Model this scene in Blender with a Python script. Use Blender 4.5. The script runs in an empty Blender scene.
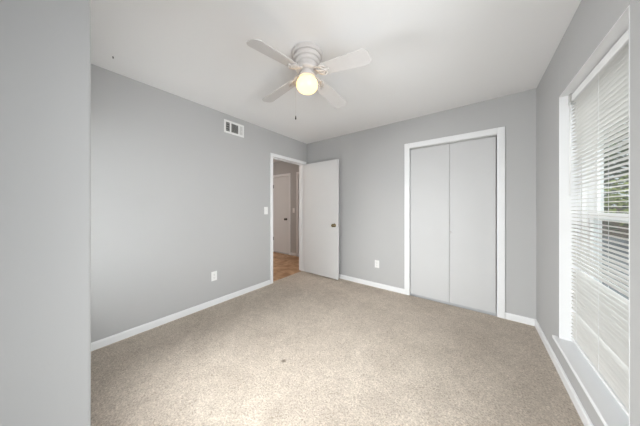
import bpy, bmesh, math, random
from mathutils import Vector, Matrix

SC = bpy.context.scene
COL = SC.collection
PI = math.pi

# ------------------------------------------------------------------ camera
cam_data = bpy.data.cameras.new('camera')
cam_data.sensor_width = 36.0
cam_data.lens = 36.0 * 205.713 / 640.0
cam_data.shift_y = -6.0 / 640.0
cam_data.clip_start = 0.02
cam = bpy.data.objects.new('camera', cam_data)
cam.location = (0, 0, 1.222)
cam.rotation_euler = (PI / 2, 0, 0.64796)
COL.objects.link(cam)
SC.camera = cam

# ------------------------------------------------------------------ sky and large lights
world = bpy.data.worlds.new('overcast_sky')
SC.world = world
world.use_nodes = True
wb = world.node_tree.nodes['Background']
wb.inputs['Color'].default_value = (0.90, 0.95, 1.0, 1)
wb.inputs['Strength'].default_value = 0.9


def area(name, loc, rot, sx, sy, power, color=(1, 1, 1)):
    d = bpy.data.lights.new(name, 'AREA')
    d.shape = 'RECTANGLE'
    d.size, d.size_y = sx, sy
    d.energy, d.color = power, color
    o = bpy.data.objects.new(name, d)
    o.location, o.rotation_euler = loc, rot
    COL.objects.link(o)
    return o


# added fill lamps at three made-up windows out of view; daylight at the blind
def aim(dx, dy, dz):
    return Vector((dx, dy, dz)).to_track_quat('-Z', 'Y').to_euler()


area('fill_twin_window', (0.56, 0.50, 1.15), aim(-1, 0.56, -0.06), 1.0, 1.6, 19.5, (0.98, 0.99, 1.0)).data.spread = math.radians(112)  # added fill for the left and back walls
area('fill_side_window', (-1.80, -0.36, 1.12), aim(1.0, 0.50, -0.40), 1.0, 1.15, 66, (0.99, 0.985, 1.0)).data.spread = math.radians(130)  # added fill from the left, hidden by the jutting corner
area('fill_behind_camera', (-0.25, -2.42, 1.40), aim(0.20, 1, -0.34), 1.2, 1.8, 15, (0.99, 0.985, 1.0)).data.spread = math.radians(90)  # added fill from behind the camera, aimed at the floor
sun = bpy.data.lights.new('sun', 'SUN')
sun.energy, sun.color, sun.angle = 2.0, (1.0, 0.95, 0.86), 0.02
sun_o = bpy.data.objects.new('sun', sun)
sun_o.rotation_euler = aim(0.75, 0.35, -0.75)
COL.objects.link(sun_o)
area('daylight_at_blind', (1.55, 1.86, 2.45), aim(-1, 0, -0.95), 1.6, 1.6, 30, (0.95, 0.98, 1.0))

SC.view_settings.view_transform = 'Standard'
SC.view_settings.look = 'None'
SC.view_settings.exposure = 0.48
SC.view_settings.gamma = 1.0
SC.view_settings.use_curve_mapping = False
SC.cycles.diffuse_bounces = 8
SC.cycles.max_bounces = 14
SC.cycles.transparent_max_bounces = 24
SC.cycles.use_denoising = True
SC.cycles.sample_clamp_indirect = 6.0


# ------------------------------------------------------------------ materials
def mat(name, col, rough=0.6, spec=0.3, metal=0.0, noise=None, bump=None):
    """noise = (scale, amount) colour mottling, bump = (scale, strength, distance)"""
    m = bpy.data.materials.new(name)
    m.use_nodes = True
    nt = m.node_tree
    b = nt.nodes['Principled BSDF']
    b.inputs['Base Color'].default_value = (*col, 1)
    b.inputs['Roughness'].default_value = rough
    b.inputs['Specular IOR Level'].default_value = spec
    b.inputs['Metallic'].default_value = metal
    tc = nt.nodes.new('ShaderNodeTexCoord')
    if noise:
        n = nt.nodes.new('ShaderNodeTexNoise')
        n.inputs['Scale'].default_value = noise[0]
        n.inputs['Detail'].default_value = 4
        nt.links.new(tc.outputs['Object'], n.inputs['Vector'])
        r = nt.nodes.new('ShaderNodeValToRGB')
        a = noise[1]
        r.color_ramp.elements[0].position = 0.3
        r.color_ramp.elements[1].position = 0.7
        r.color_ramp.elements[0].color = (*[c * (1 - a) for c in col], 1)
        r.color_ramp.elements[1].color = (*[min(1, c * (1 + a)) for c in col], 1)
        nt.links.new(n.outputs['Fac'], r.inputs['Fac'])
        nt.links.new(r.outputs['Color'], b.inputs['Base Color'])
    if bump:
        n2 = nt.nodes.new('ShaderNodeTexNoise')
        n2.inputs['Scale'].default_value = bump[0]
        n2.inputs['Detail'].default_value = 3
        nt.links.new(tc.outputs['Object'], n2.inputs['Vector'])
        bp = nt.nodes.new('ShaderNodeBump')
        bp.inputs['Strength'].default_value = bump[1]
        bp.inputs['Distance'].default_value = bump[2]
        nt.links.new(n2.outputs['Fac'], bp.inputs['Height'])
        nt.links.new(bp.outputs['Normal'], b.inputs['Normal'])
    return m


WALL = mat('grey_wall_paint', (0.440, 0.440, 0.441), 0.75, 0.2, noise=(1.3, 0.012), bump=(90, 0.08, 0.002))
CEIL = mat('white_ceiling_paint', (0.80, 0.80, 0.805), 0.9, 0.1, noise=(0.9, 0.01), bump=(60, 0.1, 0.002))
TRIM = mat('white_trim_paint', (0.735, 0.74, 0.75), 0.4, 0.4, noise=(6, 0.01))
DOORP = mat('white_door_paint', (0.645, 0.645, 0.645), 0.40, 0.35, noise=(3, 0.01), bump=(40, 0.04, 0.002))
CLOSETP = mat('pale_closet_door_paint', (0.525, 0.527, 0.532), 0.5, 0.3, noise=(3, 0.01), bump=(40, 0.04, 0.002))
FANW = mat('white_fan_enamel', (0.58, 0.555, 0.54), 0.4, 0.4, noise=(8, 0.015))
BLADEW = mat('white_fan_blade', (0.54, 0.525, 0.52), 0.45, 0.3, noise=(14, 0.02))
PLATE = mat('white_plastic_plate', (0.78, 0.78, 0.77), 0.35, 0.5, noise=(30, 0.01))
SLOT = mat('dark_slot', (0.06, 0.06, 0.06), 0.8, 0.1, noise=(30, 0.1))
DUCT = mat('dark_duct_interior', (0.12, 0.118, 0.115), 0.8, 0.1, noise=(20, 0.1))
LOUVERP = mat('pale_vent_louver', (0.60, 0.60, 0.59), 0.5, 0.3, noise=(20, 0.03))
LOUVER = mat('vent_louver_paint', (0.36, 0.36, 0.35), 0.5, 0.3, noise=(20, 0.03))
BRASS = mat('aged_brass', (0.19, 0.155, 0.09), 0.3, 0.5, 0.9, noise=(40, 0.15))
BRONZE = mat('dark_bronze', (0.05, 0.042, 0.038), 0.4, 0.4, 0.7, noise=(40, 0.15))
STEEL = mat('satin_steel', (0.55, 0.55, 0.54), 0.3, 0.5, 0.9, noise=(40, 0.05))
CHAIN = mat('pull_chain_metal', (0.62, 0.60, 0.58), 0.4, 0.5, 0.3, noise=(60, 0.1))
VINYL = mat('white_window_vinyl', (0.80, 0.80, 0.80), 0.4, 0.4, noise=(10, 0.01))
CONC = mat('driveway_concrete', (0.155, 0.17, 0.19), 0.9, 0.1, noise=(5, 0.1), bump=(50, 0.2, 0.01))
BARK = mat('tree_bark', (0.10, 0.075, 0.055), 0.9, 0.1, noise=(14, 0.4), bump=(30, 0.6, 0.02))
LEAFD = mat('dark_leaf', (0.06, 0.09, 0.036), 0.6, 0.2, noise=(3, 0.5))
LEAFL = mat('yellow_green_leaf', (0.24, 0.29, 0.085), 0.6, 0.2, noise=(3, 0.4))
FENCE = mat('weathered_fence_wood', (0.16, 0.125, 0.095), 0.85, 0.1, noise=(7, 0.3), bump=(30, 0.3, 0.01))


SNAG = (-1.216, 1.127, 0.0)


def carpet_material():
    m = bpy.data.materials.new('beige_carpet_pile')
    m.use_nodes = True
    nt = m.node_tree
    b = nt.nodes['Principled BSDF']
    b.inputs['Roughness'].default_value = 0.95
    b.inputs['Specular IOR Level'].default_value = 0.05
    tc = nt.nodes.new('ShaderNodeTexCoord')

    def noise(scale, detail, rough=0.6, dist=0.0):
        n = nt.nodes.new('ShaderNodeTexNoise')
        n.inputs['Scale'].default_value = scale
        n.inputs['Detail'].default_value = detail
        n.inputs['Roughness'].default_value = rough
        n.inputs['Distortion'].default_value = dist
        nt.links.new(tc.outputs['Object'], n.inputs['Vector'])
        return n
    fine = noise(105, 4, 0.62, 0.8)
    broad = noise(2.4, 6, 0.66, 0.9)
    r1 = nt.nodes.new('ShaderNodeValToRGB')
    r1.color_ramp.elements[0].position = 0.32
    r1.color_ramp.elements[1].position = 0.68
    r1.color_ramp.elements[0].color = (0.46, 0.39, 0.323, 1)
    r1.color_ramp.elements[1].color = (0.89, 0.795, 0.69, 1)
    nt.links.new(fine.outputs['Fac'], r1.inputs['Fac'])
    r2 = nt.nodes.new('ShaderNodeValToRGB')
    r2.color_ramp.elements[0].position = 0.35
    r2.color_ramp.elements[1].position = 0.66
    r2.color_ramp.elements[0].color = (0.84, 0.83, 0.82, 1)
    r2.color_ramp.elements[1].color = (1.0, 1.0, 1.0, 1)
    nt.links.new(broad.outputs['Fac'], r2.inputs['Fac'])
    mx = nt.nodes.new('ShaderNodeMix')
    mx.data_type = 'RGBA'
    mx.blend_type = 'MULTIPLY'
    mx.inputs[0].default_value = 1.0
    nt.links.new(r1.outputs['Color'], mx.inputs[6])
    nt.links.new(r2.outputs['Color'], mx.inputs[7])
    nt.links.new(mx.outputs[2], b.inputs['Base Color'])
    # patches where the pile lies another way, and a small dark snag
    mid = noise(13, 4, 0.6, 1.5)
    r3 = nt.nodes.new('ShaderNodeValToRGB')
    r3.color_ramp.elements[0].position = 0.33
    r3.color_ramp.elements[1].position = 0.62
    r3.color_ramp.elements[0].color = (0.86, 0.855, 0.85, 1)
    r3.color_ramp.elements[1].color = (1.0, 1.0, 1.0, 1)
    nt.links.new(mid.outputs['Fac'], r3.inputs['Fac'])
    dist = nt.nodes.new('ShaderNodeVectorMath')
    dist.operation = 'DISTANCE'
    dist.inputs[1].default_value = SNAG
    nt.links.new(tc.outputs['Object'], dist.inputs[0])
    r4 = nt.nodes.new('ShaderNodeValToRGB')
    r4.color_ramp.elements[0].position = 0.008
    r4.color_ramp.elements[1].position = 0.026
    r4.color_ramp.elements[0].color = (0.42, 0.40, 0.38, 1)
    r4.color_ramp.elements[1].color = (1, 1, 1, 1)
    nt.links.new(dist.outputs['Value'], r4.inputs['Fac'])
    last = mx.outputs[2]
    for r_ in (r3, r4):
        m2 = nt.nodes.new('ShaderNodeMix')
        m2.data_type = 'RGBA'
        m2.blend_type = 'MULTIPLY'
        m2.inputs[0].default_value = 1.0
        nt.links.new(last, m2.inputs[6])
        nt.links.new(r_.outputs['Color'], m2.inputs[7])
        last = m2.outputs[2]
    nt.links.new(last, b.inputs['Base Color'])
    bp = nt.nodes.new('ShaderNodeBump')
    bp.inputs['Strength'].default_value = 1.0
    bp.inputs['Distance'].default_value = 0.02
    nt.links.new(fine.outputs['Fac'], bp.inputs['Height'])
    nt.links.new(bp.outputs['Normal'], b.inputs['Normal'])
    return m


CARPET = carpet_material()


def hall_floor_material():
    m = bpy.data.materials.new('brown_wood_look_floor')
    m.use_nodes = True
    nt = m.node_tree
    b = nt.nodes['Principled BSDF']
    b.inputs['Roughness'].default_value = 0.45
    b.inputs['Specular IOR Level'].default_value = 0.3
    tc = nt.nodes.new('ShaderNodeTexCoord')
    n = nt.nodes.new('ShaderNodeTexNoise')
    n.inputs['Scale'].default_value = 5.0
    n.inputs['Detail'].default_value = 5
    n.inputs['Distortion'].default_value = 0.8
    nt.links.new(tc.outputs['Object'], n.inputs['Vector'])
    r = nt.nodes.new('ShaderNodeValToRGB')
    r.color_ramp.elements[0].position = 0.32
    r.color_ramp.elements[1].position = 0.7
    r.color_ramp.elements[0].color = (0.38, 0.21, 0.105, 1)
    r.color_ramp.elements[1].color = (0.70, 0.46, 0.28, 1)
    nt.links.new(n.outputs['Fac'], r.inputs['Fac'])
    br = nt.nodes.new('ShaderNodeTexBrick')
    br.inputs['Scale'].default_value = 1.0
    br.inputs['Brick Width'].default_value = 0.33
    br.inputs['Row Height'].default_value = 0.33
    br.inputs['Mortar Size'].default_value = 0.006
    br.offset = 0.0
    br.inputs['Color1'].default_value = (1, 1, 1, 1)
    br.inputs['Color2'].default_value = (0.8, 0.8, 0.8, 1)
    br.inputs['Mortar'].default_value = (0.6, 0.58, 0.55, 1)
    nt.links.new(tc.outputs['Object'], br.inputs['Vector'])
    mx = nt.nodes.new('ShaderNodeMix')
    mx.data_type = 'RGBA'
    mx.blend_type = 'MULTIPLY'
    mx.inputs[0].default_value = 1.0
    nt.links.new(r.outputs['Color'], mx.inputs[6])
    nt.links.new(br.outputs['Color'], mx.inputs[7])
    nt.links.new(mx.outputs[2], b.inputs['Base Color'])
    return m


HALLF = hall_floor_material()


def glass_material():
    m = bpy.data.materials.new('window_glass')
    m.use_nodes = True
    nt = m.node_tree
    nt.nodes.remove(nt.nodes['Principled BSDF'])
    out = nt.nodes['Material Output']
    tr = nt.nodes.new('ShaderNodeBsdfTransparent')
    tr.inputs['Color'].default_value = (0.93, 0.95, 0.94, 1)
    gl = nt.nodes.new('ShaderNodeBsdfGlossy')
    gl.inputs['Roughness'].default_value = 0.02
    fr = nt.nodes.new('ShaderNodeFresnel')
    fr.inputs['IOR'].default_value = 1.3
    mx = nt.nodes.new('ShaderNodeMixShader')
    ge = nt.nodes.new('ShaderNodeNewGeometry')
    ml = nt.nodes.new('ShaderNodeMath')
    ml.operation = 'MULTIPLY_ADD'          # reflect on the outer faces only: fresnel - fresnel * backfacing
    sb = nt.nodes.new('ShaderNodeMath')
    sb.operation = 'MULTIPLY'
    sb.inputs[1].default_value = -1.0
    nt.links.new(fr.outputs[0], sb.inputs[0])
    nt.links.new(sb.outputs[0], ml.inputs[0])
    nt.links.new(ge.outputs['Backfacing'], ml.inputs[1])
    nt.links.new(fr.outputs[0], ml.inputs[2])
    nt.links.new(ml.outputs[0], mx.inputs[0])
    nt.links.new(tr.outputs[0], mx.inputs[1])
    nt.links.new(gl.outputs[0], mx.inputs[2])
    nt.links.new(mx.outputs[0], out.inputs['Surface'])
    return m


GLASS = glass_material()


def slat_material():
    m = bpy.data.materials.new('white_blind_slat')
    m.use_nodes = True
    nt = m.node_tree
    b = nt.nodes['Principled BSDF']
    b.inputs['Base Color'].default_value = (0.82, 0.805, 0.78, 1)
    b.inputs['Roughness'].default_value = 0.45
    out = nt.nodes['Material Output']
    tl = nt.nodes.new('ShaderNodeBsdfTranslucent')
    tl.inputs['Color'].default_value = (0.80, 0.78, 0.74, 1)
    mx = nt.nodes.new('ShaderNodeMixShader')
    mx.inputs[0].default_value = 0.06
    nt.links.new(b.outputs[0], mx.inputs[1])
    nt.links.new(tl.outputs[0], mx.inputs[2])
    nt.links.new(mx.outputs[0], out.inputs['Surface'])
    return m


SLAT = slat_material()


def globe_material():
    m = bpy.data.materials.new('lit_frosted_globe')
    m.use_nodes = True
    nt = m.node_tree
    b = nt.nodes['Principled BSDF']
    b.inputs['Base Color'].default_value = (0.2, 0.19, 0.15, 1)
    b.inputs['Roughness'].default_value = 0.3
    b.inputs['Emission Color'].default_value = (1.0, 0.62, 0.24, 1)
    b.inputs['Emission Strength'].default_value = 1.9
    return m


GLOBE = globe_material()


# ------------------------------------------------------------------ mesh helpers
def box(bm, x0, y0, z0, x1, y1, z1):
    vs = [bm.verts.new(p) for p in ((x0, y0, z0), (x1, y0, z0), (x1, y1, z0), (x0, y1, z0),
                                    (x0, y0, z1), (x1, y0, z1), (x1, y1, z1), (x0, y1, z1))]
    for f in ((0, 3, 2, 1), (4, 5, 6, 7), (0, 1, 5, 4), (1, 2, 6, 5), (2, 3, 7, 6), (3, 0, 4, 7)):
        bm.faces.new([vs[i] for i in f])


def boxes(*bs):
    bm = bmesh.new()
    for b in bs:
        box(bm, *b)
    return bm


def frame_for(d):
    d = d.normalized()
    u = d.cross(Vector((0, 0, 1)))
    if u.length < 1e-4:
        u = Vector((1, 0, 0))
    u.normalize()
    return u, d.cross(u).normalized()


def tube(bm, pts, r, n=8):
    """a round bar through pts; r is a number or a list"""
    pts = [Vector(p) for p in pts]
    rs = r if isinstance(r, (list, tuple)) else [r] * len(pts)
    rings = []
    for i, p in enumerate(pts):
        d = (pts[min(i + 1, len(pts) - 1)] - pts[max(i - 1, 0)])
        u, v = frame_for(d)
        rings.append([bm.verts.new(p + (u * math.cos(2 * PI * k / n) + v * math.sin(2 * PI * k / n)) * rs[i])
                      for k in range(n)])
    for a, b in zip(rings, rings[1:]):
        for k in range(n):
            bm.faces.new((a[k], a[(k + 1) % n], b[(k + 1) % n], b[k]))
    bm.faces.new(rings[0][::-1])
    bm.faces.new(rings[-1])


def lathe(bm, prof, n=48, axis='z', at=(0, 0, 0)):
    """prof = [(radius, height)...]; turned about an axis through at"""
    rings = []
    for r, h in prof:
        ring = []
        for k in range(n):
            a = 2 * PI * k / n
            c, s = r * math.cos(a), r * math.sin(a)
            p = {'z': (c, s, h), 'y': (c, h, s), 'x': (h, c, s)}[axis]
            ring.append(bm.verts.new(Vector(p) + Vector(at)))
        rings.append(ring)
    for a, b in zip(rings, rings[1:]):
        for k in range(n):
            bm.faces.new((a[k], a[(k + 1) % n], b[(k + 1) % n], b[k]))
    if prof[0][0] > 1e-6:
        bm.faces.new(rings[0][::-1])
    if prof[-1][0] > 1e-6:
        bm.faces.new(rings[-1])
    bmesh.ops.remove_doubles(bm, verts=bm.verts, dist=1e-6)


def prism(bm, outline, z0, z1, axis='z'):
    """an outline [(a, b)...] pushed along an axis"""
    def P(a, b, c):
        return {'z': (a, b, c), 'y': (a, c, b), 'x': (c, a, b)}[axis]
    lo = [bm.verts.new(P(a, b, z0)) for a, b in outline]
    hi = [bm.verts.new(P(a, b, z1)) for a, b in outline]
    n = len(outline)
    bm.faces.new(lo[::-1])
    bm.faces.new(hi)
    for k in range(n):
        bm.faces.new((lo[k], lo[(k + 1) % n], hi[(k + 1) % n], hi[k]))


def obj(name, bm, material, parent=None, bevel=0.0, smooth=False, seg=2):
    bmesh.ops.recalc_face_normals(bm, faces=bm.faces)
    me = bpy.data.meshes.new(name)
    bm.to_mesh(me)
    bm.free()
    me.materials.append(material)
    if smooth:
        for p in me.polygons:
            p.use_smooth = True
    o = bpy.data.objects.new(name, me)
    COL.objects.link(o)
    if parent:
        o.parent = parent
    if bevel:
        md = o.modifiers.new('bevel', 'BEVEL')
        md.width, md.segments, md.limit_method = bevel, seg, 'ANGLE'
        md.angle_limit = math.radians(40)
    return o


def tag(o, label, cat, group=None, kind=None):
    o['label'] = label
    o['category'] = cat
    if group:
        o['group'] = group
    if kind:
        o['kind'] = kind
    return o


def empty(name, loc, label, cat, group=None, kind=None):
    o = bpy.data.objects.new(name, None)
    o.location = loc
    o.empty_display_size = 0.05
    COL.objects.link(o)
    return tag(o, label, cat, group, kind)


# ------------------------------------------------------------------ room dimensions
XL, XR, YB, YN, H = -2.606, 0.496, 3.023, -2.25, 2.44
JX, JY = -1.043, 0.088              # corner of the wall that juts in at the left
DY0, DY1, DZ = 2.178, 2.937, 2.032  # bedroom doorway
WL = 0.115                          # wall thickness
CX0, CX1, CZ = -0.728, 0.188, 2.034 # closet opening
WY0, WY1, WZ0, WZ1 = 1.419, 2.300, 0.222, 2.040   # window opening
TY0, TY1 = -0.10, 1.10               # added twin window opening, unseen, for fill light
SX0, SX1, SZ0, SZ1 = -2.50, -1.24, 0.50, 1.80   # unseen opening added behind the jutting corner for fill light
RT = 0.195                          # window wall thickness
HY, HX = 3.730, -5.0                # hall far wall, hall end

S = 'structure'
tag(obj('floor', boxes((XL - WL / 2 + 0.02, YN, -0.08, XR, YB, 0.0)), CARPET),
    'beige cut pile carpet covering the bedroom floor', 'floor', kind=S)
tag(obj('floor_hall', boxes((HX, 0.9, -0.08, XL - WL / 2 + 0.02, HY, -0.004)), HALLF),
    'mottled brown hall floor beyond the open doorway', 'floor', kind=S)
tag(obj('ceiling', boxes((HX - 0.1, YN - 0.15, H, XR + RT, HY + 0.15, H + 0.12)), CEIL),
    'flat white ceiling over the room', 'ceiling', kind=S)
tag(obj('wall_left', boxes((XL - WL, YN, -0.08, XL, DY0 - 0.018, H), (XL - WL, DY1 + 0.018, -0.08, XL, YB + WL, H),
                           (XL - WL, DY0 - 0.018, DZ + 0.018, XL, DY1 + 0.018, H)), WALL),
    'long grey painted wall at left with the doorway', 'wall', kind=S)
tag(obj('wall_back', boxes((XL, YB, -0.08, CX0 - 0.018, YB + WL, H), (CX1 + 0.018, YB, -0.08, XR, YB + WL, H),
                           (CX0 - 0.018, YB, CZ + 0.018, CX1 + 0.018, YB + WL, H)), WALL),
    'grey painted wall around the white closet doors', 'wall', kind=S)
tag(obj('wall_right', boxes((XR, YN - 0.15, -0.08, XR + RT, TY0, H), (XR, TY1, -0.08, XR + RT, WY0, H),
                            (XR, TY0, -0.08, XR + RT, TY1, WZ0), (XR, TY0, WZ1, XR + RT, TY1, H), (XR, WY1, -0.08, XR + RT, HY + 0.15, H),
                            (XR, WY0, -0.08, XR + RT, WY1, WZ0), (XR, WY0, WZ1, XR + RT, WY1, H)), WALL, bevel=0.003),
    'grey painted wall at right around the tall window', 'wall', kind=S)
tag(obj('wall_jut', boxes((JX - 0.15, YN, -0.08, JX, JY, H),
                          (XL, JY - 0.15, -0.08, SX0, JY, H), (SX0, JY - 0.15, -0.08, SX1, JY, SZ0),
                          (SX0, JY - 0.15, SZ1, SX1, JY, H), (SX1, JY - 0.15, -0.08, JX - 0.15, JY, H)), WALL, bevel=0.008, seg=3),
    'blank grey wall corner jutting in at far left of the view', 'wall', kind=S)
NX0, NX1, NZ0, NZ1 = -0.85, 0.30, 0.45, 2.15  # opening added behind the camera to let fill light in
tag(obj('wall_near', boxes((JX, YN - 0.15, -0.08, NX0, YN, H), (NX1, YN - 0.15, -0.08, XR, YN, H),
                           (NX0, YN - 0.15, -0.08, NX1, YN, NZ0), (NX0, YN - 0.15, NZ1, NX1, YN, H)), WALL),
    'grey wall behind the camera with an added fill-light window', 'wall', kind=S)
tag(obj('wall_hall', boxes((HX, HY, -0.08, -4.472, HY + 0.12, H), (-3.808, HY, -0.08, -3.505, HY + 0.12, H),
                           (-2.83, HY, -0.08, XL, HY + 0.12, H), (-4.472, HY, 2.038, -3.808, HY + 0.12, H),
                           (-3.505, HY, 2.038, -2.83, HY + 0.12, H), (-4.472, HY + 0.08, -0.08, -2.83, HY + 0.12, 2.038)), WALL),
    'dim grey hall wall with a white door beyond the doorway', 'wall', kind=S)
tag(obj('wall_hall_end', boxes((HX - 0.1, 0.8, -0.08, HX, HY + 0.12, H), (HX, 0.8, -0.08, XL - WL, 0.9, H),
                               (XL - WL, YB + WL, -0.08, XL, HY, H)), WALL),
    'hidden grey walls closing the hall', 'wall', kind=S)
tag(obj('wall_closet', boxes((-1.0, YB + 0.6, -0.08, 0.45, YB + 0.66, H), (-1.06, YB + WL, -0.08, -1.0, YB + 0.66, H),
                             (0.45, YB + WL, -0.08, 0.495, YB + 0.66, H), (-1.0, YB + WL, -0.08, 0.45, YB + 0.6, 0.0)), WALL),
    'closet interior behind the closed white panels', 'wall', kind=S)


# ------------------------------------------------------------------ trim
def baseboard_profile(h=0.068, t=0.013):
    return [(0, 0), (t, 0), (t, h - 0.012), (t * 0.75, h - 0.005), (t * 0.35, h), (0, h)]


def baseboard_x(name, x0, x1, y, sgn, label):   # along x, sticking out to sgn*y
    bm = bmesh.new()
    prism(bm, [(y + sgn * a, z) for a, z in baseboard_profile()], x0, x1, 'x')
    return tag(obj(name, bm, TRIM), label, 'baseboard', kind=S)


def baseboard_y(name, y0, y1, x, sgn, label):
    bm = bmesh.new()
    prism(bm, [(x + sgn * a, z) for a, z in baseboard_profile()], y0, y1, 'y')
    return tag(obj(name, bm, TRIM), label, 'baseboard', kind=S)


baseboard_y('baseboard_left', JY, DY0 - 0.056, XL, 1, 'white baseboard along the long left wall')
baseboard_x('baseboard_back', XL + 0.0, CX0 - 0.070, YB, -1, 'white baseboard between the doorway corner and the closet')
baseboard_x('baseboard_back_right', CX1 + 0.070, XR, YB, -1, 'short white baseboard right of the closet')
baseboard_y('baseboard_right', YN, YB - 0.013, XR, -1, 'white baseboard under the window')
baseboard_x('baseboard_hall', -3.755, -3.57, HY, -1, 'white baseboard beneath the hall light switch')

# doorway casing and jambs (one run of trim)
cw, ct = 0.052, 0.016
dj = bmesh.new()
for s in (1, -1):   # room side, hall side
    xa, xb = (XL, XL + ct) if s == 1 else (XL - WL - ct, XL - WL)
    box(dj, xa, DY0 - cw, 0, xb, DY0, DZ + cw)
    box(dj, xa, DY1, 0, xb, DY1 + cw, DZ + cw)
    box(dj, xa, DY0, DZ, xb, DY1, DZ + cw)
box(dj, XL - WL, DY0 - 0.018, 0, XL, DY0, DZ + 0.018)
box(dj, XL - WL, DY1, 0, XL, DY1 + 0.018, DZ + 0.018)
box(dj, XL - WL, DY0, DZ, XL, DY1, DZ + 0.018)
box(dj, XL - 0.085, DY0, 0, XL - 0.045, DY0 + 0.011, DZ)      # stop strips
box(dj, XL - 0.085, DY1 - 0.011, 0, XL - 0.045, DY1, DZ)
box(dj, XL - 0.085, DY0, DZ - 0.011, XL - 0.045, DY1, DZ)
t1 = tag(obj('trim_1', dj, TRIM, bevel=0.003), 'white casing around the open doorway to the hall', 'door casing', kind=S)
obj('strike_plate', boxes((XL - 0.034, DY0 - 0.001, 0.88, XL - 0.006, DY0 + 0.0015, 0.95)), STEEL, t1)

# closet casing
cc = bmesh.new()
k = 0.069
box(cc, CX0 - k, YB - 0.016, 0, CX0, YB, CZ + k)
box(cc, CX1, YB - 0.016, 0, CX1 + k, YB, CZ + k)
box(cc, CX0, YB - 0.016, CZ, CX1, YB, CZ + k)
box(cc, CX0 - 0.018, YB, 0, CX0, YB + WL, CZ + 0.018)
box(cc, CX1, YB, 0, CX1 + 0.018, YB + WL, CZ + 0.018)
box(cc, CX0, YB, CZ, CX1, YB + WL, CZ + 0.018)
tag(obj('trim_2', cc, TRIM, bevel=0.004), 'white casing around the closed closet', 'door casing', kind=S)

# hall casings
hc = bmesh.new()
for a, b in ((-4.46, -3.82), (-3.495, -2.84)):
    box(hc, a - 0.058, HY - 0.014, 0, a, HY, 2.03 + 0.058)
    box(hc, b, HY - 0.014, 0, b + 0.058, HY, 2.03 + 0.058)
    box(hc, a, HY - 0.014, 2.03, b, HY, 2.03 + 0.058)
    box(hc, a - 0.012, HY, 0, a, HY + 0.08, 2.038)
    box(hc, b, HY, 0, b + 0.012, HY + 0.08, 2.038)
    box(hc, a, HY, 2.03, b, HY + 0.08, 2.038)
tag(obj('trim_3', hc, TRIM, bevel=0.003), 'white casings on the hall wall seen through the doorway', 'door casing', kind=S)


# ------------------------------------------------------------------ doors
def knob(parent, name, p, axis, sgn, m, scale=1.0, label=None):
    """round door knob on a rose; axis 'x' or 'y', sticking out to sgn"""
    bm = bmesh.new()
    pr = [(0.0, 0), (0.031, 0), (0.031, 0.004), (0.026, 0.008), (0.012, 0.011), (0.0105, 0.028), (0.016, 0.034),
          (0.0255, 0.043), (0.0285, 0.053), (0.0265, 0.063), (0.018, 0.069), (0.0, 0.071)]
    lathe(bm, [(r * scale, h * scale * sgn) for r, h in pr], 24, axis, p)
    o = obj(name, bm, m, parent, smooth=True)
    if label:
        o['label'] = label
    return o


d1 = empty('door_1', (XL + 0.03, DY1 - 0.02, 0), 'white flush bedroom door standing open against the back wall', 'door', kind=S)


def at(parent, o):      # geometry was written in room coordinates
    o.matrix_parent_inverse = Matrix.Translation(-parent.location)
    return o


LX0, LX1, LYF, LYB = XL + 0.024, -1.822, 2.898, 2.933
at(d1, obj('door_leaf', boxes((LX0, LYF, 0.014, LX1, LYB, 2.018)), DOORP, d1, bevel=0.002))
KX, KZ = LX1 - 0.066, 0.915
at(d1, knob(d1, 'door_knob', (KX, LYF, KZ), 'y', -1, BRASS, label='aged brass door knob on the room side'))
at(d1, knob(d1, 'door_knob', (KX, LYB, KZ), 'y', 1, BRASS, label='aged brass door knob facing the back wall'))
lp = boxes((LX1 - 0.001, LYF + 0.006, KZ - 0.03, LX1 + 0.0015, LYB - 0.006, KZ + 0.03),
           (LX1, LYF + 0.012, KZ - 0.009, LX1 + 0.011, LYB - 0.012, KZ + 0.009))
at(d1, obj('latch', lp, STEEL, d1, bevel=0.002))
for z in (0.25, 1.02, 1.80):
    bm = bmesh.new()
    tube(bm, [(XL + 0.021, DY1 - 0.004, z - 0.045), (XL + 0.021, DY1 - 0.004, z + 0.045)], 0.006, 10)
    box(bm, XL + 0.018, DY1 - 0.006, z - 0.045, XL + 0.05, DY1 - 0.0035, z + 0.045)
    at(d1, obj('hinge', bm, TRIM, d1))

# closet bifold
d2 = empty('door_2', ((CX0 + CX1) / 2, YB + 0.03, 0), 'white flush bifold closet doors closed in their casing', 'door', kind=S)
fx = -0.262
YF = YB + 0.012
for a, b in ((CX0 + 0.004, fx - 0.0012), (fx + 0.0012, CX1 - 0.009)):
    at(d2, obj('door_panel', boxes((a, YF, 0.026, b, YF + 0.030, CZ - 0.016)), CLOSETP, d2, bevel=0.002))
bm = bmesh.new()
lathe(bm, [(0, 0), (0.006, 0), (0.006, -0.012), (0.011, -0.017), (0.0125, -0.022), (0.009, -0.027), (0, -0.028)], 20, 'y',
      (fx + 0.012, YF, 0.908))
kn = at(d2, obj('closet_knob', bm, STEEL, d2, smooth=True))
kn['label'] = 'small metal closet knob beside the centre fold'
at(d2, obj('door_track', boxes((CX0, YF + 0.004, CZ - 0.010, CX1, YF + 0.026, CZ)), STEEL, d2))

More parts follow.
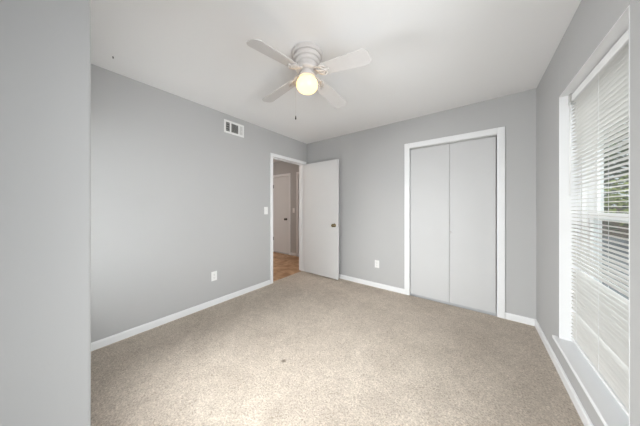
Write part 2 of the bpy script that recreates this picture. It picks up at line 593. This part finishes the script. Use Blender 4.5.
# hall doors
d3 = empty('door_3', (-4.14, HY, 0), 'white hall closet door with a dark knob seen through the doorway', 'door', kind=S)
at(d3, obj('door_leaf', boxes((-4.457, HY + 0.012, 0.02, -3.823, HY + 0.047, 2.026)), DOORP, d3, bevel=0.002))
at(d3, knob(d3, 'door_knob', (-3.93, HY + 0.012, 0.905), 'y', -1, BRONZE, label='dark bronze door knob'))
for z in (0.36, 1.78):
    bm = bmesh.new()
    tube(bm, [(-4.452, HY + 0.004, z - 0.05), (-4.452, HY + 0.004, z + 0.05)], 0.011, 10)
    box(bm, -4.456, HY + 0.004, z - 0.045, -4.425, HY + 0.013, z + 0.045)
    o = at(d3, obj('hinge', bm, BRONZE, d3))
    o['label'] = 'dark bronze hinge'
d4 = empty('door_4', (-3.17, HY, 0), 'hall door mostly hidden behind the right doorway jamb', 'door', kind=S)
at(d4, obj('door_leaf', boxes((-3.492, HY + 0.012, 0.02, -2.843, HY + 0.047, 2.026)), DOORP, d4, bevel=0.002))

# ------------------------------------------------------------------ window
FX0, FX1 = 0.598, 0.665       # depth range of the window frame
w1 = empty('window_1', (0.66, (WY0 + WY1) / 2, WZ0), 'tall white single-hung window behind the blind', 'window', kind=S)


def ring(bm, x0, x1, y0, y1, z0, z1, w):
    box(bm, x0, y0, z0, x1, y0 + w, z1)
    box(bm, x0, y1 - w, z0, x1, y1, z1)
    box(bm, x0, y0 + w, z0, x1, y1 - w, z0 + w)
    box(bm, x0, y0 + w, z1 - w, x1, y1 - w, z1)


bm = bmesh.new()
ring(bm, FX0, FX1 + 0.02, WY0, WY1, WZ0, WZ1, 0.030)
for y0, y1 in ((WY1 - 0.036, WY1 - 0.030), (WY0 + 0.030, WY0 + 0.036)):     # sash track ridges
    box(bm, FX0 + 0.020, y0, WZ0 + 0.03, FX0 + 0.024, y1, WZ1 - 0.03)
    box(bm, FX0 + 0.053, y0, WZ0 + 0.03, FX0 + 0.055, y1, WZ1 - 0.03)
at(w1, obj('window_frame', bm, VINYL, w1, bevel=0.002))
MZ = 1.160
for z0, z1, xs in ((MZ - 0.022, WZ1 - 0.031, FX0 + 0.055), (WZ0 + 0.031, MZ + 0.026, FX0 + 0.025)):
    bm = bmesh.new()
    ring(bm, xs, xs + 0.028, WY0 + 0.031, WY1 - 0.031, z0, z1, 0.036)
    sa = at(w1, obj('sash', bm, VINYL, w1, bevel=0.002))
    g = obj('pane', boxes((xs + 0.012, WY0 + 0.064, z0 + 0.033, xs + 0.016, WY1 - 0.064, z1 - 0.033)), GLASS, sa)
    g.matrix_parent_inverse = Matrix.Identity(4)
# inner stool, projecting past the reveal
bm = bmesh.new()
prism(bm, [(FX0, WZ0), (FX0, WZ0 + 0.022), (XR - 0.024, WZ0 + 0.022), (XR - 0.029, WZ0 + 0.018), (XR - 0.030, WZ0 + 0.011),
           (XR - 0.029, WZ0 + 0.003), (XR - 0.024, WZ0)], WY0 + 0.001, WY1 - 0.001, 'y')
box(bm, XR - 0.029, WY1 - 0.001, WZ0 + 0.001, XR - 0.0005, WY1 + 0.032, WZ0 + 0.022)
box(bm, XR - 0.029, WY0 - 0.032, WZ0 + 0.001, XR - 0.0005, WY0 + 0.001, WZ0 + 0.022)
tag(obj('trim_4', bm, TRIM, bevel=0.002), 'white window stool projecting below the blind', 'window sill', kind=S)
# white side and head lining of the reveal
bm = boxes((XR - 0.0005, WY1 - 0.004, WZ0 + 0.023, FX0, WY1 + 0.0005, WZ1), (XR - 0.0005, WY0 - 0.0005, WZ0 + 0.023, FX0, WY0 + 0.004, WZ1),
           (XR - 0.0005, WY0 + 0.004, WZ1 - 0.004, FX0, WY1 - 0.004, WZ1 + 0.0005))
tag(obj('trim_5', bm, TRIM), 'white linings of the window recess around the blind', 'trim', kind=S)

w2 = empty('added_window_2', (-0.35, YN - 0.1, NZ0), 'unseen white window added behind the camera for fill light', 'window', kind=S)  # made-up window, built around the rear fill lamp
bm = bmesh.new()
for a in ((NX0, YN - 0.12, NZ0, NX0 + 0.04, YN - 0.07, NZ1), (NX1 - 0.04, YN - 0.12, NZ0, NX1, YN - 0.07, NZ1),
          (NX0 + 0.04, YN - 0.12, NZ0, NX1 - 0.04, YN - 0.07, NZ0 + 0.04), (NX0 + 0.04, YN - 0.12, NZ1 - 0.04, NX1 - 0.04, YN - 0.07, NZ1)):
    box(bm, *a)
at(w2, obj('window_frame', bm, VINYL, w2))
at(w2, obj('pane', boxes((NX0 + 0.04, YN - 0.098, NZ0 + 0.04, NX1 - 0.04, YN - 0.094, NZ1 - 0.04)), GLASS, w2))

w4 = empty('added_window_4', ((SX0 + SX1) / 2, JY - 0.1, SZ0), 'unseen window added behind the jutting wall corner for fill light', 'window', kind=S)  # made-up window for the side fill lamp
bm = bmesh.new()
for a in ((SX0, JY - 0.13, SZ0, SX0 + 0.04, JY - 0.08, SZ1), (SX1 - 0.04, JY - 0.13, SZ0, SX1, JY - 0.08, SZ1),
          (SX0 + 0.04, JY - 0.13, SZ0, SX1 - 0.04, JY - 0.08, SZ0 + 0.04), (SX0 + 0.04, JY - 0.13, SZ1 - 0.04, SX1 - 0.04, JY - 0.08, SZ1)):
    box(bm, *a)
at(w4, obj('window_frame', bm, VINYL, w4))
at(w4, obj('pane', boxes((SX0 + 0.04, JY - 0.108, SZ0 + 0.04, SX1 - 0.04, JY - 0.104, SZ1 - 0.04)), GLASS, w4))
w3 = empty('added_window_3', (0.66, (TY0 + TY1) / 2, WZ0), 'unseen twin window added beside the blind for fill light', 'window', kind=S)  # made-up twin of the real window, only carries fill light
bm = bmesh.new()
ring(bm, FX0, FX1 + 0.02, TY0, TY1, WZ0, WZ1, 0.030)
at(w3, obj('window_frame', bm, VINYL, w3, bevel=0.002))
at(w3, obj('pane', boxes((FX0 + 0.045, TY0 + 0.03, WZ0 + 0.03, FX0 + 0.049, TY1 - 0.03, WZ1 - 0.03)), GLASS, w3))

# ------------------------------------------------------------------ blind
BX = 0.565                      # centre plane of the slats
SW = 0.0315                      # slat width
PITCH = 0.0255
BY0, BY1 = WY0 + 0.012, WY1 - 0.012
bl = empty('window_blind', (BX, (BY0 + BY1) / 2, WZ0 + 0.03), 'white horizontal slat blind lowered over the tall window', 'blind')
at(bl, obj('headrail', boxes((BX - 0.018, BY0, WZ1 - 0.062, BX + 0.018, BY1, WZ1 - 0.014)), VINYL, bl, bevel=0.003))
at(bl, obj('mounting_bracket', boxes((BX - 0.026, BY1 - 0.030, WZ1 - 0.080, BX + 0.022, BY1 + 0.006, WZ1 - 0.001)), STEEL, bl, bevel=0.002))
bm = bmesh.new()
rnd = random.Random(4)
zs = []
z = WZ1 - 0.062 - PITCH * 0.6
while z > WZ0 + 0.062:
    zs.append(z)
    step = PITCH
    for g in (0.812, 0.486):
        if z - PITCH < g <= z:
            step = PITCH * 1.45
    z -= step
for z in zs:
    n = 5
    sag = 0.0030
    dz = rnd.uniform(-0.0008, 0.0008)
    tl = rnd.uniform(-0.03, 0.03)
    rows = []
    for y in (BY0, BY1):
        top, bot = [], []
        for i in range(n + 1):
            a = i / n * 2 - 1
            x = BX + a * SW / 2
            zz = z + dz + sag * (1 - a * a) + tl * a * SW / 2
            top.append(bm.verts.new((x, y, zz + 0.0004)))
            bot.append(bm.verts.new((x, y, zz - 0.0004)))
        rows.append((top, bot))
    (t0, b0), (t1_, b1) = rows
    for i in range(n):
        bm.faces.new((t0[i], t0[i + 1], t1_[i + 1], t1_[i]))
        bm.faces.new((b0[i], b1[i], b1[i + 1], b0[i + 1]))
        bm.faces.new((t0[i], b0[i], b0[i + 1], t0[i + 1]))
        bm.faces.new((t1_[i], t1_[i + 1], b1[i + 1], b1[i]))
    bm.faces.new((t0[0], t1_[0], b1[0], b0[0]))
    bm.faces.new((t0[n], b0[n], b1[n], t1_[n]))
at(bl, obj('slats', bm, SLAT, bl))
zb = zs[-1] - PITCH
at(bl, obj('bottom_rail', boxes((BX - SW / 2, BY0, zb - 0.010, BX + SW / 2, BY1, zb + 0.006)), VINYL, bl, bevel=0.003))
for y in (BY0 + 0.11, (BY0 + BY1) / 2, BY1 - 0.11):
    bm = bmesh.new()
    for x in (BX - SW / 2 - 0.0015, BX + SW / 2 + 0.0015):
        box(bm, x - 0.0005, y - 0.0006, zb, x + 0.0005, y + 0.0006, WZ1 - 0.078)
    at(bl, obj('ladder_cord', bm, VINYL, bl))
bm = bmesh.new()
tube(bm, [(BX - 0.027, BY1 - 0.035, WZ1 - 0.07), (BX - 0.028, BY1 - 0.036, 1.30)], 0.0035, 8)
at(bl, obj('tilt_wand', bm, VINYL, bl, smooth=True))

# ------------------------------------------------------------------ ceiling fan
HXY = Vector((-1.067, 1.240))
fan = empty('ceiling_fan', (HXY.x, HXY.y, H), 'white four-blade ceiling fan with a lit round globe', 'ceiling fan')


def fz(z):
    return z - H        # heights relative to the ceiling


bm = bmesh.new()
lathe(bm, [(0.0, 0), (0.116, 0), (0.121, -0.004), (0.121, -0.026), (0.115, -0.032), (0.104, -0.033), (0.104, -0.037), (0.109, -0.040),
           (0.108, -0.058), (0.103, -0.064), (0.094, -0.065), (0.094, -0.069), (0.099, -0.072), (0.097, -0.088), (0.090, -0.095),
           (0.080, -0.097), (0.076, -0.106), (0.075, -0.120), (0.0, -0.120)], 56)
o = obj('motor_housing', bm, FANW, fan, smooth=True)
md = o.modifiers.new('edges', 'EDGE_SPLIT')
md.split_angle = math.radians(28)
bm = bmesh.new()
lathe(bm, [(0.0, -0.120), (0.082, -0.120), (0.086, -0.126), (0.086, -0.142), (0.080, -0.147), (0.056, -0.150), (0.0, -0.150)], 48)
obj('blade_hub', bm, FANW, fan, smooth=True).modifiers.new('edges', 'EDGE_SPLIT').split_angle = math.radians(28)
bm = bmesh.new()
lathe(bm, [(0.0, -0.150), (0.050, -0.150), (0.052, -0.165), (0.064, -0.172), (0.067, -0.180), (0.067, -0.196), (0.060, -0.198), (0.0, -0.198)], 48)
obj('light_fitter', bm, FANW, fan, smooth=True).modifiers.new('edges', 'EDGE_SPLIT').split_angle = math.radians(28)
# mushroom globe, centre about 2.185 m up
bm = bmesh.new()
pr = [(0.050, -0.186)]
cz = fz(2.190)
for i in range(0, 19):
    a = math.radians(62 - i * (152 / 18))
    e = 2.5
    c, s_ = math.cos(a), math.sin(a)
    rr = (abs(c) ** e + abs(s_) ** e) ** (-1 / e)
    pr.append((max(0.0, 0.083 * rr * c), cz + 0.057 * rr * s_))
pr[-1] = (0.0, pr[-1][1])
lathe(bm, pr, 48)
gl = obj('light_globe', bm, GLOBE, fan, smooth=True)
gl['label'] = 'lit frosted white glass globe'

BL_R0, BL_R1 = 0.128, 0.525


def blade_mesh():
    """a paddle along +x in the blade frame"""
    bm = bmesh.new()
    top = []
    L = BL_R1 - BL_R0
    pts = []
    w0, w1 = 0.049, 0.064
    pts.append((BL_R0, -w0 * 0.72)); pts.append((BL_R0 + 0.02, -w0))
    cr = 0.044
    for i in range(7):
        a = -PI / 2 + i / 6 * PI / 2 * 0.92
        pts.append((BL_R1 - cr - 0.006 + cr * math.cos(a), -(w1 - cr) + cr * math.sin(a)))
    for i in range(7):
        a = PI / 2 * 0.08 + i / 6 * PI / 2 * 0.92
        pts.append((BL_R1 - cr - 0.006 + cr * math.cos(a), (w1 - cr) + cr * math.sin(a)))
    pts.append((BL_R0 + 0.02, w0)); pts.append((BL_R0, w0 * 0.72))
    prism(bm, pts, -0.003, 0.003, 'z')
    return bm


def iron_mesh():
    """scrolled blade bracket: two curved arms from the hub, a pierced palm with screws"""
    bm = bmesh.new()
    for s in (1, -1):
        tube(bm, [(0.070, s * 0.010, 0.024), (0.092, s * 0.026, 0.012), (0.115, s * 0.034, -0.001), (0.140, s * 0.030, -0.007),
                  (0.158, s * 0.018, -0.008), (0.172, s * 0.006, -0.008)], [0.008, 0.007, 0.0065, 0.0065, 0.006, 0.005], 8)
        tube(bm, [(0.128, s * 0.034, -0.006), (0.150, s * 0.042, -0.008), (0.172, s * 0.036, -0.008), (0.182, s * 0.022, -0.008),
                  (0.174, s * 0.012, -0.008)], [0.006, 0.0055, 0.005, 0.005, 0.004], 8)
        lathe(bm, [(0, -0.013), (0.006, -0.012), (0.007, -0.008), (0.007, -0.003), (0, -0.003)], 12, 'z', (0.168, s * 0.034, 0))
    tube(bm, [(0.070, 0, 0.020), (0.100, 0, 0.004), (0.130, 0, -0.007), (0.195, 0, -0.008)], [0.010, 0.0075, 0.0065, 0.006], 8)
    lathe(bm, [(0, -0.013), (0.006, -0.012), (0.007, -0.008), (0.007, -0.003), (0, -0.003)], 12, 'z', (0.195, 0, 0))
    return bm


proto = obj('blade', blade_mesh(), BLADEW, fan, bevel=0.0015)
iron = obj('blade_iron', iron_mesh(), FANW, proto, smooth=True)
DROOP, PITCHB = math.radians(7.0), math.radians(-13.0)
for i, ang in enumerate((-91, 4, 88, 180)):
    if i == 0:
        b, ir = proto, iron
    else:
        b, ir = proto.copy(), iron.copy()
        COL.objects.link(b)
        COL.objects.link(ir)
        b.parent, ir.parent = fan, b
    M = (Matrix.Translation((0, 0, -0.160)) @ Matrix.Rotation(math.radians(ang), 4, 'Z')
         @ Matrix.Rotation(DROOP, 4, 'Y') @ Matrix.Rotation(PITCHB, 4, 'X'))
    b.matrix_basis = M
    ir.matrix_basis = Matrix.Identity(4)

# pull chain hanging left of the globe as seen from the room's right
r_dir = Vector((math.cos(0.648), math.sin(0.648)))
cp = r_dir * -0.090
bm = bmesh.new()
zt, zb2 = -0.188, fz(1.945)
tube(bm, [(cp.x * 0.72, cp.y * 0.72, zt), (cp.x * 0.95, cp.y * 0.95, zt - 0.006), (cp.x, cp.y, zt - 0.03), (cp.x, cp.y, zb2)], 0.0011, 6)
nb = 40
for i in range(nb):
    z = zt - 0.03 + (zb2 - zt + 0.03) * i / nb
    bmesh.ops.create_icosphere(bm, subdivisions=1, radius=0.0019, matrix=Matrix.Translation((cp.x, cp.y, z)))
pc = obj('pull_chain', bm, CHAIN, fan)
bm = bmesh.new()
lathe(bm, [(0, 0.002), (0.003, 0), (0.0045, -0.010), (0.006, -0.022), (0.004, -0.028), (0, -0.029)], 12, 'z', (cp.x, cp.y, zb2))
obj('chain_pull', bm, BRONZE, pc, smooth=True)

# ------------------------------------------------------------------ added fill lamp brightening the hall, out of sight past the doorway
hl = empty('hall_fill_lamp', (-4.15, 1.9, H), 'unseen round lamp added to brighten the hall beyond the doorway', 'ceiling lamp')
bm = bmesh.new()
lathe(bm, [(0, 0), (0.15, 0), (0.155, -0.012), (0.15, -0.025), (0, -0.025)], 40)
obj('fill_lamp_base', bm, FANW, hl, smooth=True)
bm = bmesh.new()
lathe(bm, [(0.14, -0.025), (0.135, -0.05), (0.11, -0.08), (0.06, -0.098), (0, -0.104)], 40)
m_ = mat('hall_fill_glow', (0.3, 0.28, 0.26), 0.4)
m_.node_tree.nodes['Principled BSDF'].inputs['Emission Color'].default_value = (1.0, 0.86, 0.76, 1)
m_.node_tree.nodes['Principled BSDF'].inputs['Emission Strength'].default_value = 66.0  # strong glow added to lift the dim hall
obj('fill_lamp_glass', bm, m_, hl, smooth=True)

# ------------------------------------------------------------------ wall register
VY0, VY1, VZ0, VZ1 = 1.376, 1.662, 2.195, 2.365
vt = empty('wall_vent', (XL, (VY0 + VY1) / 2, VZ0), 'white air vent with dark louvres high on the left wall', 'vent')
bm = bmesh.new()
W = VY1 - VY0
q0, q1, q2, q3, q4, q5 = [VY0 + W * f for f in (0.085, 0.27, 0.345, 0.70, 0.765, 0.925)]
e = 0.026
box(bm, XL, VY0, VZ0, XL + 0.009, VY1, VZ0 + e)
box(bm, XL, VY0, VZ1 - e, XL + 0.009, VY1, VZ1)
for a, b in ((VY0, q0), (q1, q2), (q3, q4), (q5, VY1)):
    box(bm, XL, a, VZ0 + e, XL + 0.009, b, VZ1 - e)
at(vt, obj('vent_frame', bm, PLATE, vt, bevel=0.003))
db = at(vt, obj('duct_back', boxes((XL + 0.0005, q0, VZ0 + e, XL + 0.002, q3, VZ1 - e)), DUCT, vt))
for name, a, b, m, n in (('louver_set', q0, q1, LOUVER, 4), ('louver_set', q2, q3, LOUVER, 8), ('louver_set', q4, q5, LOUVERP, 4)):
    bm = bmesh.new()
    if m is LOUVERP:       # blades turned the other way: they show their white faces
        box(bm, XL + 0.0005, a, VZ0 + e, XL + 0.002, b, VZ1 - e)
        for j in range(n):
            y = a + (b - a) * (j + 0.5) / n
            prism(bm, [(XL + 0.002, y - 0.005), (XL + 0.003, y - 0.005), (XL + 0.008, y + 0.004), (XL + 0.007, y + 0.005)], VZ0 + e, VZ1 - e, 'z')
    else:
        for j in range(n):
            z = VZ0 + e + (VZ1 - VZ0 - 2 * e) * (j + 0.5) / n
            prism(bm, [(XL + 0.002, z + 0.003), (XL + 0.003, z + 0.004), (XL + 0.008, z - 0.003), (XL + 0.007, z - 0.004)], a, b, 'y')
    lo = at(vt, obj(name, bm, m, vt))
    if m is LOUVERP:
        lo['label'] = 'pale louvres turned towards the viewer'
bm = bmesh.new()
tube(bm, [(XL + 0.006, (q4 + q5) / 2, (VZ0 + VZ1) / 2 - 0.012), (XL + 0.022, (q4 + q5) / 2 + 0.004, (VZ0 + VZ1) / 2 - 0.016)], 0.003, 8)
at(vt, obj('lever', bm, PLATE, vt))


# ------------------------------------------------------------------ outlets and switches
def wall_plate(name, origin, rz, label, cat, kind_):
    """plate in the local xz plane facing local -y"""
    r = empty(name, origin, label, cat, {'outlet': 'wall outlets', 'switch': 'light switches'}[cat])
    r.rotation_euler.z = rz
    o = obj('cover_plate', boxes((-0.035, -0.005, -0.0575, 0.035, 0, 0.0575)), PLATE, r, bevel=0.0025)
    if kind_ == 'outlet':
        for s in (1, -1):
            bm = bmesh.new()
            out = []
            for i in range(24):
                a = 2 * PI * i / 24
                out.append((0.0165 * math.cos(a), s * 0.0195 + max(-0.0135, min(0.0135, 0.0165 * math.sin(a)))))
            prism(bm, out, -0.0075, -0.005, 'y')
            rc = obj('receptacle', bm, PLATE, r)
            z = s * 0.0195
            obj('slots', boxes((-0.0075, -0.0079, z - 0.002, -0.0055, -0.0075, z + 0.006), (0.0055, -0.0079, z - 0.002, 0.0075, -0.0075, z + 0.005),
                               (-0.0022, -0.0079, z - 0.009, 0.0022, -0.0075, z - 0.005)), SLOT, rc)
    elif kind_ == 'switch':
        bm = bmesh.new()
        prism(bm, [(-0.0085, -0.012), (-0.0055, 0.012), (-0.0130, 0.010), (-0.0150, 0.004)], -0.005, 0.005, 'x')
        obj('toggle', bm, PLATE, r, bevel=0.0008)
    else:
        bm = bmesh.new()
        lathe(bm, [(0, -0.018), (0.0035, -0.018), (0.0045, -0.010), (0.0075, -0.009), (0.0075, -0.005), (0, -0.005)], 14, 'y', (0, 0, 0))
        obj('cable_jack', bm, STEEL, r, smooth=True)
    for z in ((0,) if kind_ == 'outlet' else (0.030, -0.030)):
        bm = bmesh.new()
        lathe(bm, [(0, -0.0062), (0.0028, -0.0060), (0.0030, -0.005), (0, -0.005)], 10, 'y', (0, 0, z))
        obj('screw', bm, STEEL, r)
    return r


wall_plate('wall_outlet', (XL, 1.250, 0.360), PI / 2, 'white outlet low on the long left wall', 'outlet', 'outlet')
wall_plate('wall_outlet', (-1.199, YB, 0.354), 0, 'white outlet between the open door and the closet', 'outlet', 'outlet')
wall_plate('light_switch', (XL, 2.046, 1.165), PI / 2, 'white light switch just left of the open doorway', 'switch', 'switch')
wall_plate('light_switch', (-3.655, HY, 1.135), 0, 'light switch on the hall wall beside the hall door', 'switch', 'switch')

# hook screwed into the ceiling
bm = bmesh.new()
pts = [(0, 0, 0), (0, 0, -0.008)] + [(0.007 - 0.007 * math.cos(t), 0, -0.008 - 0.007 * math.sin(t)) for t in [i * PI * 1.3 / 8 for i in range(1, 9)]]
tube(bm, pts, 0.0022, 8)
lathe(bm, [(0, 0), (0.006, 0), (0.005, -0.002), (0, -0.002)], 12)
hk = tag(obj('ceiling_hook', bm, BRONZE, smooth=True), 'tiny dark hook in the ceiling near the left wall', 'hook')
hk.location = (-2.348, 0.317, H)

# ------------------------------------------------------------------ outdoors
tag(obj('ground', boxes((XR + RT, -6, -0.35, 40, 45, -0.25)), CONC), 'pale concrete ground outside the window', 'ground', kind=S)


def leaves(bm, rnd, centre, radii, count, size):
    for _ in range(count):
        while True:
            p = Vector([rnd.uniform(-1, 1) for _ in range(3)])
            if 0.25 < p.length < 1:
                break
        c = Vector(centre) + Vector([p[i] * radii[i] for i in range(3)])
        s = size * rnd.uniform(0.6, 1.3)
        M = Matrix.Rotation(rnd.uniform(0, 2 * PI), 3, 'Z') @ Matrix.Rotation(rnd.uniform(-1.2, 1.2), 3, 'X')
        q = [Vector(v) * s for v in ((-0.5, 0, 0), (-0.1, -0.28, 0.05), (0.5, 0, 0.0), (-0.1, 0.28, 0.05))]
        vs = [bm.verts.new(c + M @ v) for v in q]
        bm.faces.new(vs[:3])
        bm.faces.new((vs[0], vs[2], vs[3]))


def tree(name, loc, h, crown, m, seed, label, cat, lo=0.0, count=2500, size=0.17):
    rnd = random.Random(seed)
    r = empty(name, loc, label, cat, 'trees outside the window' if cat == 'tree' else None)
    bm = bmesh.new()
    tube(bm, [(0, 0, 0), (0.04, 0.02, h * 0.35), (-0.03, 0.03, h * 0.7), (0.02, 0, h * 0.9)], [0.13, 0.10, 0.07, 0.03], 9)
    for k_ in range(5):
        a = rnd.uniform(0, 2 * PI)
        z = h * rnd.uniform(0.35, 0.7)
        tube(bm, [(0, 0, z), (0.5 * crown[0] * math.cos(a), 0.5 * crown[1] * math.sin(a), z + 0.4)], [0.05, 0.02], 6)
    obj('trunk', bm, BARK, r)
    bm = bmesh.new()
    leaves(bm, rnd, (0, 0, lo + crown[2]), crown, count, size)
    obj('foliage', bm, m, r)
    return r


tree('tree', (7.4, 13.6, -0.25), 5.6, (2.4, 2.4, 3.0), LEAFD, 3, 'larger dark leafy tree farther off outside the window', 'tree', lo=0.3, count=7000, size=0.22)
tree('tree', (3.0, 11.8, -0.25), 5.6, (1.8, 1.8, 2.9), LEAFD, 8, 'narrower dark tree nearer the house wall outside the window', 'tree', lo=0.3, count=6500, size=0.2)
tree('shrub', (3.35, 9.0, -0.25), 1.9, (0.8, 0.8, 0.75), LEAFL, 5, 'sunny yellow-green shrub outside the window behind the blind', 'shrub', lo=0.9, count=900, size=0.12)
fe = empty('garden_fence', (0, 16.5, -0.25), 'brown board fence far outside the window', 'fence')
bm = bmesh.new()
x = 0.8
rf = random.Random(2)
while x < 14:
    hh = 1.5 + rf.uniform(-0.01, 0.01)
    box(bm, x, -0.01, 0.03, x + 0.135, 0.01, hh)
    x += 0.14
obj('fence_boards', bm, FENCE, fe)
for i in range(6):
    obj('fence_post', boxes((0.9 + i * 2.4, 0.06, 0, 1.0 + i * 2.4, 0.16, 1.6)), FENCE, fe)
for z in (0.35, 1.2):
    obj('fence_rail', boxes((0.8, 0.01, z, 14, 0.06, z + 0.09)), FENCE, fe)
